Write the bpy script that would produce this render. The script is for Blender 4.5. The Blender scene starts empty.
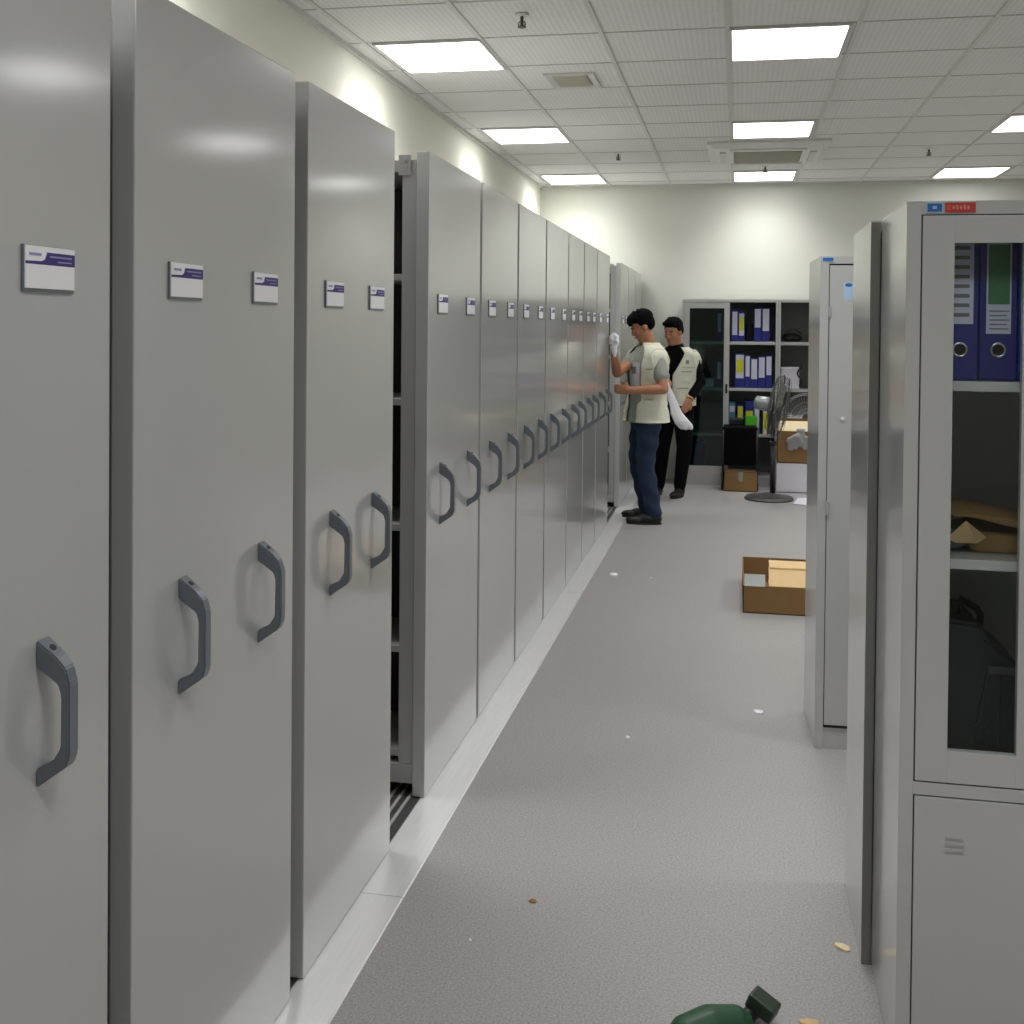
import bpy, bmesh, math, random
from mathutils import Vector, Matrix
random.seed(7)
PI = math.pi
S = bpy.context.scene
COL = S.collection
def R(d): return math.radians(d)
def lin(c):
    c /= 255.0
    return c/12.92 if c <= .04045 else ((c+.055)/1.055)**2.4
def rgb(r, g, b): return (lin(r), lin(g), lin(b), 1)

# ---------------------------------------------------------------- camera, world, exposure
F = 1120.0
cd = bpy.data.cameras.new('camera'); cam = bpy.data.objects.new('camera', cd); COL.objects.link(cam)
cd.sensor_fit = 'HORIZONTAL'; cd.sensor_width = 36; cd.lens = 36*F/1024
cd.shift_y = -(512-346)/1024.0; cd.clip_start = .05; cd.clip_end = 100
cam.matrix_world = (Matrix.Translation((0, 0, 1.53)) @ Matrix.Rotation(math.atan(225/F), 4, 'Z')
    @ Matrix.Rotation(PI/2-R(.92), 4, 'X') @ Matrix.Rotation(R(.52), 4, 'Z'))
S.camera = cam
w = bpy.data.worlds.new('world'); S.world = w; w.use_nodes = True
w.node_tree.nodes['Background'].inputs[0].default_value = (.9, .93, 1, 1)
w.node_tree.nodes['Background'].inputs[1].default_value = .15
S.view_settings.view_transform = 'Standard'; S.view_settings.look = 'None'
S.view_settings.gamma = 1; S.view_settings.use_curve_mapping = False
S.view_settings.exposure = 0.0
LAMP = 10.0

# ---------------------------------------------------------------- materials
def mat(name, col, rough=.5, metal=0, var=.04, scale=8, bump=0, bscale=60, spec=.5, emit=0, coat=0, stretch=None):
    m = bpy.data.materials.new(name); m.use_nodes = True
    nt = m.node_tree; N = nt.nodes; L = nt.links; b = N['Principled BSDF']
    b.inputs['Roughness'].default_value = rough; b.inputs['Metallic'].default_value = metal
    b.inputs['Specular IOR Level'].default_value = spec
    b.inputs['Coat Weight'].default_value = coat; b.inputs['Coat Roughness'].default_value = .12; b.inputs['Coat IOR'].default_value = 1.7
    tc = N.new('ShaderNodeTexCoord'); mp = N.new('ShaderNodeMapping'); L.new(tc.outputs['Object'], mp.inputs[0])
    if stretch: mp.inputs['Scale'].default_value = stretch
    n = N.new('ShaderNodeTexNoise'); n.inputs['Scale'].default_value = scale; n.inputs['Detail'].default_value = 4
    L.new(mp.outputs[0], n.inputs['Vector'])
    mx = N.new('ShaderNodeMix'); mx.data_type = 'RGBA'
    mx.inputs[6].default_value = tuple(c*(1-var) for c in col[:3])+(1,)
    mx.inputs[7].default_value = tuple(min(1, c*(1+var)) for c in col[:3])+(1,)
    L.new(n.outputs['Fac'], mx.inputs[0]); L.new(mx.outputs[2], b.inputs['Base Color'])
    if bump:
        n2 = N.new('ShaderNodeTexNoise'); n2.inputs['Scale'].default_value = bscale; n2.inputs['Detail'].default_value = 3
        L.new(mp.outputs[0], n2.inputs['Vector'])
        bp = N.new('ShaderNodeBump'); bp.inputs['Strength'].default_value = bump; bp.inputs['Distance'].default_value = .01
        L.new(n2.outputs['Fac'], bp.inputs['Height']); L.new(bp.outputs[0], b.inputs['Normal'])
    if emit:
        b.inputs['Emission Color'].default_value = (1, .995, .985, 1); b.inputs['Emission Strength'].default_value = emit
    return m
def glassmat(name, tint, gloss=.08):
    m = bpy.data.materials.new(name); m.use_nodes = True
    nt = m.node_tree; N = nt.nodes; L = nt.links; N.remove(N['Principled BSDF'])
    t = N.new('ShaderNodeBsdfTransparent'); t.inputs[0].default_value = tint
    g = N.new('ShaderNodeBsdfGlossy'); g.inputs['Roughness'].default_value = .03
    fr = N.new('ShaderNodeFresnel'); fr.inputs[0].default_value = 1.5
    ge = N.new('ShaderNodeNewGeometry'); iv = N.new('ShaderNodeMath'); iv.operation = 'SUBTRACT'; iv.inputs[0].default_value = 1; L.new(ge.outputs['Backfacing'], iv.inputs[1])
    mu = N.new('ShaderNodeMath'); mu.operation = 'MULTIPLY'; L.new(fr.outputs[0], mu.inputs[0]); L.new(iv.outputs[0], mu.inputs[1])
    mx = N.new('ShaderNodeMixShader'); L.new(mu.outputs[0], mx.inputs[0]); L.new(t.outputs[0], mx.inputs[1]); L.new(g.outputs[0], mx.inputs[2])
    L.new(mx.outputs[0], N['Material Output'].inputs[0])
    return m
M = {}
M['door'] = mat('grey_powder_coat', rgb(184, 185, 184), .3, 0, .02, 2, 0, 250, .5, coat=1)
M['steel'] = mat('cabinet_grey_steel', rgb(184, 185, 184), .3, 0, .02, 2, 0, 250, .5, coat=1)
M['side'] = mat('grey_steel_edge', rgb(168, 168, 166), .4, 0, .02, 3)
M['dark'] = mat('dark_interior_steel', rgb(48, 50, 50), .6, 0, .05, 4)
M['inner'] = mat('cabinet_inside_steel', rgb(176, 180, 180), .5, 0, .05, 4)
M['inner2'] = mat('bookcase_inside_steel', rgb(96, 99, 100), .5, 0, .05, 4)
M['seam'] = mat('rubber_seal', rgb(38, 38, 37), .8)
M['handle'] = mat('blue_grey_cast_handle', rgb(122, 128, 137), .28, .35, .06, 30)
M['black'] = mat('black_plastic', rgb(16, 17, 18), .45, 0, .1, 20)
M['white'] = mat('white_card', rgb(244, 244, 248), .5, 0, .02, 10)
M['purple'] = mat('purple_print', rgb(60, 42, 120), .5, 0, .05, 20)
M['lilac'] = mat('lilac_print', rgb(150, 148, 190), .5)
M['alu'] = mat('brushed_aluminium', rgb(246, 247, 252), .24, .35, .1, 5, .08, 90, stretch=(20, 1, 1))
M['wallb'] = mat('dimmed_off_white_wall', rgb(205, 207, 197), .75, 0, .02, 1.5, .03, 120)  # off-white, colour darkened to offset the bright pools from the ceiling panels
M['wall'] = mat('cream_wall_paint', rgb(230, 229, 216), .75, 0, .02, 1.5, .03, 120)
M['tbar'] = mat('ceiling_grid_white', rgb(205, 205, 200), .5)
M['ac'] = mat('white_ac_plastic', rgb(212, 214, 208), .4)
M['grille'] = mat('grey_grille', rgb(120, 122, 118), .6)
M['lamp'] = mat('led_diffuser', rgb(250, 250, 245), .6, emit=5)
M['vent'] = mat('vent_metal', rgb(176, 172, 155), .5)
M['brass'] = mat('sprinkler_metal', rgb(90, 84, 72), .35, .7)
M['blue'] = mat('blue_binder', rgb(28, 38, 130), .45, 0, .08, 15, .1, 200)
M['lblue'] = mat('bright_blue_binder', rgb(32, 80, 190), .45)
M['navy'] = mat('navy_binder', rgb(48, 50, 126), .45, 0, .05, 15)
M['yellow'] = mat('yellow_label', rgb(206, 208, 40), .5)
M['label'] = mat('white_binder_label', rgb(205, 208, 228), .5)
M['glabel'] = mat('green_binder_label', rgb(72, 122, 84), .6, 0, .25, 60)
M['teal'] = mat('teal_folder', rgb(70, 130, 160), .5)
M['green'] = mat('bright_green_plastic', rgb(80, 190, 30), .5)
M['card'] = mat('brown_cardboard', rgb(140, 108, 66), .8, 0, .08, 12, .05, 80)
M['cardl'] = mat('light_cardboard', rgb(222, 190, 140), .75, 0, .08, 10)
M['cream'] = mat('cream_cardboard', rgb(238, 220, 180), .7, 0, .05, 10)
M['paper'] = mat('white_paper', rgb(226, 224, 236), .7)
M['tape'] = mat('grey_tape', rgb(150, 158, 150), .25)
M['plastic'] = mat('clear_plastic_bag', rgb(150, 152, 150), .25, 0, .15, 40, .6, 40)
M['fan'] = mat('grey_fan_metal', rgb(84, 84, 86), .4, .4)
M['fanl'] = mat('fan_motor_silver', rgb(150, 156, 156), .35, .5)
M['wire'] = mat('chromed_fan_wire', rgb(178, 178, 180), .3, .6)
M['skin'] = mat('warm_skin', rgb(176, 124, 94), .55, 0, .06, 25, .05, 150)
M['hair'] = mat('black_hair', rgb(7, 6, 9), .9, 0, .3, 60, .5, 120, .12, stretch=(1, 1, .25))
M['jeans'] = mat('dark_blue_denim', rgb(26, 44, 70), .9, 0, .28, 9, .3, 40)
M['blackcloth'] = mat('black_cloth', rgb(8, 8, 10), .9, 0, .2, 10, .3, 40, .15)
M['vest'] = mat('pale_beige_vest_cotton', rgb(218, 218, 200), .85, 0, .06, 12, .35, 25)
M['vestd'] = mat('beige_seam_cloth', rgb(168, 164, 140), .85)
M['shirt'] = mat('grey_green_tshirt', rgb(150, 156, 146), .85, 0, .06, 12, .3, 30)
M['print'] = mat('pale_grey_print', rgb(196, 198, 204), .8)
M['cloth'] = mat('white_cotton_cloth', rgb(232, 232, 238), .85, 0, .04, 20, .4, 40)
M['lip'] = mat('lip_skin', rgb(150, 88, 76), .5)
M['toolg'] = mat('dark_green_tool_plastic', rgb(24, 72, 44), .45, 0, .1, 15)
M['toold'] = mat('olive_black_plastic', rgb(42, 56, 42), .45, 0, .1, 15)
M['red'] = mat('red_plastic', rgb(186, 60, 56), .5)
M['blues'] = mat('blue_sticker', rgb(42, 104, 168), .45)
M['skyblue'] = mat('pale_blue_sticker', rgb(170, 196, 226), .45)
M['case'] = mat('black_green_case_plastic', rgb(26, 40, 40), .4, 0, .08, 12, .1, 120)
M['glass'] = glassmat('clear_pane', (.95, .97, .97, 1))
M['glassd'] = glassmat('tinted_pane', (.72, .8, .8, 1))

def floor_mat():
    m = mat('grey_carpet_tile', rgb(166, 164, 163), .42, 0, .05, 1.6, .12, 260, .4)
    nt = m.node_tree; N = nt.nodes; L = nt.links; b = N['Principled BSDF']
    src = b.inputs['Base Color'].links[0].from_socket
    tc = [n for n in N if n.type == 'TEX_COORD'][0]
    n = N.new('ShaderNodeTexNoise'); n.inputs['Scale'].default_value = 170; n.inputs['Detail'].default_value = 2
    L.new(tc.outputs['Object'], n.inputs['Vector'])
    r = N.new('ShaderNodeValToRGB'); r.color_ramp.elements[0].position = .3; r.color_ramp.elements[0].color = (.72, .72, .73, 1)
    r.color_ramp.elements[1].position = .7; r.color_ramp.elements[1].color = (1.18, 1.16, 1.15, 1); L.new(n.outputs['Fac'], r.inputs[0])
    mx = N.new('ShaderNodeMix'); mx.data_type = 'RGBA'; mx.blend_type = 'MULTIPLY'; mx.inputs[0].default_value = 1
    L.new(src, mx.inputs[6]); L.new(r.outputs[0], mx.inputs[7]); L.new(mx.outputs[2], b.inputs['Base Color'])
    return m
M['floor'] = floor_mat()
def tile_mat():
    m = mat('perforated_ceiling_tile', rgb(226, 226, 224), .8, 0, .02, 3)
    nt = m.node_tree; N = nt.nodes; L = nt.links; b = N['Principled BSDF']
    tc = [n for n in N if n.type == 'TEX_COORD'][0]
    wv = N.new('ShaderNodeTexWave'); wv.inputs['Scale'].default_value = 11; wv.bands_direction = 'X'; L.new(tc.outputs['Object'], wv.inputs[0])
    w2 = N.new('ShaderNodeTexWave'); w2.inputs['Scale'].default_value = 11; w2.bands_direction = 'Y'; L.new(tc.outputs['Object'], w2.inputs[0])
    mu = N.new('ShaderNodeMath'); mu.operation = 'MULTIPLY'; L.new(wv.outputs['Fac'], mu.inputs[0]); L.new(w2.outputs['Fac'], mu.inputs[1])
    bp = N.new('ShaderNodeBump'); bp.inputs['Strength'].default_value = .35; bp.inputs['Distance'].default_value = .006; bp.invert = True
    L.new(mu.outputs[0], bp.inputs['Height']); L.new(bp.outputs[0], b.inputs['Normal'])
    src = b.inputs['Base Color'].links[0].from_socket
    rp = N.new('ShaderNodeMapRange'); rp.inputs[3].default_value = 1.0; rp.inputs[4].default_value = .86; L.new(mu.outputs[0], rp.inputs[0])
    mx = N.new('ShaderNodeMix'); mx.data_type = 'RGBA'; mx.blend_type = 'MULTIPLY'; mx.inputs[0].default_value = 1
    L.new(src, mx.inputs[6]); L.new(rp.outputs[0], mx.inputs[7]); L.new(mx.outputs[2], b.inputs['Base Color'])
    return m
M['tile'] = tile_mat()

# ---------------------------------------------------------------- mesh helpers
ORG = {}
class MB:
    def __init__(s): s.v = []; s.f = []; s.m = []
    def add(s, vs, fs, m=0):
        k = len(s.v); s.v += [tuple(v) for v in vs]; s.f += [tuple(i+k for i in f) for f in fs]; s.m += [m]*len(fs); return s
    def box(s, x0, x1, y0, y1, z0, z1, m=0, b=0, rz=0, c=None):
        bm = bmesh.new(); bmesh.ops.create_cube(bm, size=1)
        for v in bm.verts: v.co = Vector((x0+(v.co.x+.5)*(x1-x0), y0+(v.co.y+.5)*(y1-y0), z0+(v.co.z+.5)*(z1-z0)))
        if b: bmesh.ops.bevel(bm, geom=bm.edges[:], offset=b, segments=2, affect='EDGES', profile=.6)
        if rz:
            cc = Vector(c) if c else Vector(((x0+x1)/2, (y0+y1)/2, 0))
            bmesh.ops.rotate(bm, verts=bm.verts, cent=cc, matrix=Matrix.Rotation(rz, 3, 'Z'))
        s.bm(bm, m); return s
    def bm(s, bm, m=0):
        bm.verts.index_update(); s.add([v.co[:] for v in bm.verts], [[v.index for v in f.verts] for f in bm.faces], m); bm.free()
    def prism(s, poly, axis, a, b, m=0, bev=0):
        # poly: 2D points; axis 'x','y','z' is the extrusion axis from a to b
        def p(q, t):
            return {'x': (t, q[0], q[1]), 'y': (q[0], t, q[1]), 'z': (q[0], q[1], t)}[axis]
        bm = bmesh.new(); n = len(poly)
        A = [bm.verts.new(p(q, a)) for q in poly]; B = [bm.verts.new(p(q, b)) for q in poly]
        bm.faces.new(A[::-1]); bm.faces.new(B)
        for i in range(n): bm.faces.new((A[i], A[(i+1) % n], B[(i+1) % n], B[i]))
        bmesh.ops.recalc_face_normals(bm, faces=bm.faces)
        if bev: bmesh.ops.bevel(bm, geom=bm.edges[:], offset=bev, segments=2, affect='EDGES')
        s.bm(bm, m); return s
    def tube(s, pts, rad, seg=12, m=0, cap=True, closed=False):
        pts = [Vector(p) for p in pts]; n = len(pts)
        if not isinstance(rad, (list, tuple)): rad = [rad]*n
        vs = []; up = None
        for i, p in enumerate(pts):
            a = pts[i-1] if (i or closed) else pts[i]; c = pts[(i+1) % n] if (i < n-1 or closed) else pts[i]
            t = (c-a).normalized()
            if up is None:
                up = Vector((0, 0, 1)) if abs(t.z) < .9 else Vector((1, 0, 0))
            u = (up-t*up.dot(t)).normalized(); v = t.cross(u); up = u
            for k in range(seg):
                q = 2*PI*k/seg; vs.append(p+u*math.cos(q)*rad[i]+v*math.sin(q)*rad[i])
        fs = []
        for i in range(n if closed else n-1):
            j = (i+1) % n
            for k in range(seg): fs.append((i*seg+k, i*seg+(k+1) % seg, j*seg+(k+1) % seg, j*seg+k))
        if cap and not closed: fs.append(tuple(range(seg))[::-1]); fs.append(tuple(range((n-1)*seg, n*seg)))
        s.add(vs, fs, m); return s
    def ell(s, c, r, rot=None, m=0, seg=20, rings=14):
        bm = bmesh.new(); bmesh.ops.create_uvsphere(bm, u_segments=seg, v_segments=rings, radius=1)
        for v in bm.verts:
            q = Vector((v.co.x*r[0], v.co.y*r[1], v.co.z*r[2]))
            if rot: q = rot @ q
            v.co = q+Vector(c)
        s.bm(bm, m); return s
    def cyl(s, c, r, h, axis='z', seg=24, m=0, r2=None):
        a = Vector({'x': (1, 0, 0), 'y': (0, 1, 0), 'z': (0, 0, 1)}[axis]); c = Vector(c)
        return s.tube([c, c+a*h], [r, r2 if r2 is not None else r], seg, m)
    def lathe(s, c, prof, seg=32, m=0):
        vs = [(c[0]+r*math.cos(2*PI*k/seg), c[1]+r*math.sin(2*PI*k/seg), c[2]+z) for r, z in prof for k in range(seg)]
        fs = [(i*seg+k, i*seg+(k+1) % seg, (i+1)*seg+(k+1) % seg, (i+1)*seg+k) for i in range(len(prof)-1) for k in range(seg)]
        fs.append(tuple(range(seg))[::-1]); fs.append(tuple(range((len(prof)-1)*seg, len(prof)*seg)))
        s.add(vs, fs, m); return s
def link_mesh(name, mb, mats, org, smooth=False):
    me = bpy.data.meshes.new(name)
    me.from_pydata([(x-org[0], y-org[1], z-org[2]) for x, y, z in mb.v], [], mb.f)
    for m in (mats if isinstance(mats, (list, tuple)) else [mats]): me.materials.append(M[m] if isinstance(m, str) else m)
    for p, i in zip(me.polygons, mb.m): p.material_index = i; p.use_smooth = smooth
    me.validate(); me.update()
    o = bpy.data.objects.new(name, me); COL.objects.link(o); return o
def tag(o, label, cat, group=None, kind=None):
    if label: o['label'] = label
    if cat: o['category'] = cat
    if group: o['group'] = group
    if kind: o['kind'] = kind
    return o
def thing(name, label, cat, loc, group=None):
    o = bpy.data.objects.new(name, None); COL.objects.link(o); o.location = loc; o.empty_display_size = .1
    ORG[o.name] = tuple(loc); return tag(o, label, cat, group)
def part(name, mb, mats, parent, smooth=False, label=None):
    org = ORG[parent.name]; o = link_mesh(name, mb, mats, org, smooth); o.parent = parent; ORG[o.name] = org
    if label: o['label'] = label
    return o
def single(name, mb, mats, label, cat, group=None, smooth=False):
    xs = [v[0] for v in mb.v]; ys = [v[1] for v in mb.v]; zs = [v[2] for v in mb.v]
    org = ((min(xs)+max(xs))/2, (min(ys)+max(ys))/2, min(zs))
    o = link_mesh(name, mb, mats, org, smooth); o.location = org; ORG[o.name] = org
    return tag(o, label, cat, group)
def struct(name, mb, mats, smooth=False):
    o = link_mesh(name, mb, mats, (0, 0, 0), smooth); o['kind'] = 'structure'; ORG[o.name] = (0, 0, 0); return o
def remesh(mb, voxel, smooth=4):
    """fuse overlapping shapes into one continuous surface"""
    me = bpy.data.meshes.new('t'); me.from_pydata(mb.v, [], mb.f)
    o = bpy.data.objects.new('t', me); COL.objects.link(o)
    r = o.modifiers.new('r', 'REMESH'); r.mode = 'VOXEL'; r.voxel_size = voxel
    k = o.modifiers.new('s', 'SMOOTH'); k.factor = .5; k.iterations = smooth
    dg = bpy.context.evaluated_depsgraph_get(); m2 = bpy.data.meshes.new_from_object(o.evaluated_get(dg))
    out = MB(); out.add([v.co[:] for v in m2.vertices], [tuple(p.vertices) for p in m2.polygons])
    bpy.data.objects.remove(o); bpy.data.meshes.remove(me); bpy.data.meshes.remove(m2)
    return out

# ---------------------------------------------------------------- the room
XL, XR, YF, YB, ZC = -2.04, 3.45, -2.6, 11.6, 3.01
struct('floor', MB().box(XL-.1, XR+.1, YF-.1, YB+.1, -.1, 0), 'floor')
struct('wall_left', MB().box(XL-.1, XL, YF, YB, 0, ZC), 'wall')
struct('wall_right', MB().box(XR, XR+.1, YF, YB, 0, ZC), 'wall')
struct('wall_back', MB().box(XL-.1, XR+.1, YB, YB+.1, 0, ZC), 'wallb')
struct('wall_front', MB().box(XL-.1, XR+.1, YF-.1, YF, 0, ZC), 'wall')
struct('ceiling', MB().box(XL-.1, XR+.1, YF-.1, YB+.1, ZC+.006, ZC+.1), 'tile')
GX = [-.065+.622*k for k in range(-3, 6)]; GY = [5.62+.633*k for k in range(-13, 10)]
g = MB()
for x in GX:
    if XL < x < XR: g.box(x-.011, x+.011, YF, YB, ZC-.002, ZC+.007)
struct('trim_1', g, 'tbar')
g = MB()
for y in GY:
    if YF < y < YB: g.box(XL, XR, y-.006, y+.006, ZC+.003, ZC+.007)
struct('trim_2', g, mat('ceiling_joint_shade', rgb(178, 178, 175), .6))  # grey strips paint the shadow gaps across the tiles
g = MB(); g.box(XL, XL+.02, YF, YB, ZC-.02, ZC+.006); g.box(XL, XR, YB-.02, YB, ZC-.02, ZC+.006)
struct('trim_3', g, 'tbar')

# panel lights
def panel_light(x, y, label):
    t = thing('ceiling_light', label, 'ceiling light', (x+.3, y+.31, ZC-.006), 'square LED panels in the ceiling grid')
    a, b, c, d = x+.010, x+.580, y+.008, y+.66
    fr = MB()
    fr.box(a-.006, b+.006, c-.006, c+.008, ZC-.008, ZC+.006); fr.box(a-.006, b+.006, d-.008, d+.006, ZC-.008, ZC+.006)
    fr.box(a-.006, a+.008, c, d, ZC-.008, ZC+.006); fr.box(b-.008, b+.006, c, d, ZC-.008, ZC+.006)
    part('frame', fr, 'tbar', t)
    part('diffuser', MB().box(a+.004, b-.004, c+.004, d-.004, ZC-.005, ZC+.004), 'lamp', t)
    ld = bpy.data.lights.new('led_light', 'AREA'); ld.shape = 'RECTANGLE'; ld.size = b-a; ld.size_y = d-c; ld.energy = LAMP; ld.spread = R(120); ld.color = (1, .995, .99)
    lo = bpy.data.objects.new('led_light', ld); COL.objects.link(lo); lo.parent = t; lo.location = ((a+b)/2-t.location.x, (c+d)/2-t.location.y, -.004)
lab = {(0, 2): 'near LED panel of the left column, beside the small air vent',
       (0, 3): 'middle LED panel of the column nearest the left wall',
       (0, 4): 'farthest LED panel of the column nearest the left wall',
       (1, 2): 'largest LED panel, nearest over the aisle',
       (1, 3): 'LED panel over the aisle just in front of the ceiling air conditioner',
       (1, 4): 'LED panel over the aisle behind the ceiling air conditioner',
       (2, 3): 'LED panel cut off by the right edge of the photo',
       (2, 4): 'LED panel at far right above the tall grey cabinets by the back wall'}
for i, x in enumerate((-1.895, -.06, 1.80)):
    for j, y in enumerate((.556, 3.088, 5.62, 8.152, 10.684)):
        panel_light(x, y, lab.get((i, j), 'square LED ceiling panel outside the photographed part of the room'))
# air conditioner cassette
t = thing('ceiling_air_conditioner', 'square white cassette air conditioner in the ceiling with slatted centre grille', 'air conditioner', (.225, 9.5, ZC))
def ring(a0, b0, z0, a1, b1, z1, cx, cy):
    v = [(cx-a0, cy-b0, z0), (cx+a0, cy-b0, z0), (cx+a0, cy+b0, z0), (cx-a0, cy+b0, z0), (cx-a1, cy-b1, z1), (cx+a1, cy-b1, z1), (cx+a1, cy+b1, z1), (cx-a1, cy+b1, z1)]
    return v, [(0, 1, 5, 4), (1, 2, 6, 5), (2, 3, 7, 6), (3, 0, 4, 7)]
m = MB(); cx, cy = .225, 9.5
v, f = ring(.475, .5, ZC+.004, .475, .5, ZC-.012, cx, cy); m.add(v, f)
v, f = ring(.475, .5, ZC-.012, .42, .44, ZC-.045, cx, cy); m.add(v, f)
v, f = ring(.42, .44, ZC-.045, .27, .29, ZC-.05, cx, cy); m.add(v, f)
part('housing', m, 'ac', t)
for (x0, x1, y0, y1) in ((cx-.3, cx+.3, cy-.40, cy-.34), (cx-.3, cx+.3, cy+.34, cy+.40), (cx-.38, cx-.33, cy-.28, cy+.28), (cx+.33, cx+.38, cy-.28, cy+.28)):
    part('air_flap', MB().box(x0, x1, y0, y1, ZC-.058, ZC-.048, b=.002), 'tbar', t)
m = MB().box(cx-.27, cx+.27, cy-.29, cy+.29, ZC-.046, ZC-.04, 1)
for k in range(15): m.box(cx-.26, cx+.26, cy-.28+k*.04, cy-.265+k*.04, ZC-.056, ZC-.046)
part('intake_grille', m, ['vent', 'grille'], t)
# small vent
t = thing('ceiling_vent', 'small beige square ceiling air vent between the left light and aisle', 'air vent', (-.98, 6.65, ZC))
m = MB()
v, f = ring(.15, .19, ZC+.004, .148, .188, ZC-.008, -.98, 6.65); m.add(v, f)
v, f = ring(.148, .188, ZC-.008, .135, .172, ZC-.010, -.98, 6.65); m.add(v, f)
v, f = ring(.135, .172, ZC-.010, .105, .14, ZC+.004, -.98, 6.65); m.add(v, f)
part('frame', m, 'tbar', t)
m = MB()
for k in range(8): m.box(-1.08, -.88, 6.5+k*.038, 6.52+k*.038, ZC-.008, ZC+.004)
part('slat', m, 'vent', t)
# sprinklers
for (x, y, l) in ((-1.015, 5.22, 'small metal sprinkler head at the top left of the aisle ceiling'), (-1.0, 9.45, 'small metal sprinkler head between far left lights and air conditioner'),
                  (1.5, 9.55, 'small metal sprinkler head in the right ceiling before the last light'), (.23, 10.35, 'small metal sprinkler head between air conditioner and last aisle light')):
    t = thing('sprinkler_head', l, 'sprinkler', (x, y, ZC), 'fire sprinklers in the ceiling')
    part('escutcheon', MB().lathe((x, y, ZC-.008), [(.032, .012), (.032, .004), (.015, 0)]), 'ac', t)
    part('nozzle', MB().cyl((x, y, ZC-.055), .008, .05).cyl((x, y, ZC-.06), .02, .005).tube([(x-.012, y, ZC-.03), (x-.017, y, ZC-.045), (x-.008, y, ZC-.056)], .003).tube([(x+.012, y, ZC-.03), (x+.017, y, ZC-.045), (x+.008, y, ZC-.056)], .003), 'brass', t)

# floor rail in front of the shelving
t = thing('floor_rail', 'long aluminium floor rail along the foot of the mobile shelving', 'rail', (-.93, 5, 0))
for a, b in ((-2.0, 2.86), (2.863, 6.4), (6.403, 9.3), (9.303, 11.58)):
    part('rail_strip', MB().prism([(-.99, 0), (-.858, 0), (-.862, .0035), (-.987, .0035)], 'y', a, b), 'alu', t)
part('track_plate', MB().box(-1.14, -.992, -2, 11.58, 0, .002), 'fan', t)
m = MB()
for x in (-1.02, -1.05, -1.08, -1.11): m.box(x-.012, x-.002, -2, 11.58, 0, .005)
part('track', m, 'side', t)
for xt in (-1.35, -1.85):
    part('track', MB().box(xt-.03, xt-.018, -2, 11.58, 0, .016).box(xt+.018, xt+.03, -2, 11.58, 0, .016), 'alu', t)

# ---------------------------------------------------------------- mobile shelving
X0 = -.975; ZT = 2.095; Z0 = .006
def handle(t, y):
    m = MB(); prof = [(0, 1.078), (.030, 1.056), (.044, 1.040), (.051, 1.016), (.051, .914), (.045, .898), (.0, .866), (0, .893), (.024, .905), (.037, .925), (.038, 1.0), (.033, 1.016), (.0, 1.040)]
    n = len(prof)
    # wider feet, slimmer grip
    bm = bmesh.new(); A = []; B = []
    for (x, z) in prof:
        wd = .0155 if x < .01 else (.0135 if x < .04 else .012)
        A.append(bm.verts.new((X0+x, y-wd, z))); B.append(bm.verts.new((X0+x, y+wd, z)))
    bm.faces.new(A); bm.faces.new(B[::-1])
    for i in range(n): bm.faces.new((A[i], B[i], B[(i+1) % n], A[(i+1) % n]))
    bmesh.ops.recalc_face_normals(bm, faces=bm.faces)
    bmesh.ops.bevel(bm, geom=bm.edges[:], offset=.0022, segments=2, affect='EDGES')
    m.bm(bm)
    h = part('handle', m, 'handle', t)
    d = Vector((.030, 0, -.022)).normalized(); nrm = Vector((.022, 0, .030)).normalized(); c = Vector((X0+.017, y, 1.0655))
    part('keyhole', MB().tube([c-nrm*.003, c+nrm*.0012], .0055, 16), 'black', h)
def label(t, y, wtag=.118):
    a, b, z0, z1 = y-wtag/2, y+wtag/2, 1.580, 1.640
    h = part('label_holder', MB().box(X0, X0+.004, a-.003, b+.002, z0-.005, z1+.001, b=.001), 'handle', t)
    m = MB().box(X0+.004, X0+.0055, a, b, z0, z1, 0)
    x = X0+.0057
    def q(p, mi): m.add([(x, u, v) for u, v in p], [tuple(range(len(p)))], mi)
    zt = z1-.008; zb = z1-.026
    q([(a, zb+.004), (a, zb), (b, zb), (b, zt), (a+.05, zt), (a+.045, zb+.008), (a+.038, zb+.005)][::1], 1)
    x = X0+.006
    q([(a+.008, zt-.006), (a+.036, zt-.006), (a+.036, zt-.002), (a+.008, zt-.002)], 2)
    q([(a+.056, zt-.007), (b-.008, zt-.007), (b-.008, zt-.0045), (a+.056, zt-.0045)], 2)
    q([(a+.075, zt-.0135), (b-.008, zt-.0135), (b-.008, zt-.0115), (a+.075, zt-.0115)], 2)
    part('label_card', m, ['white', 'purple', 'lilac'], h)
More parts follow.
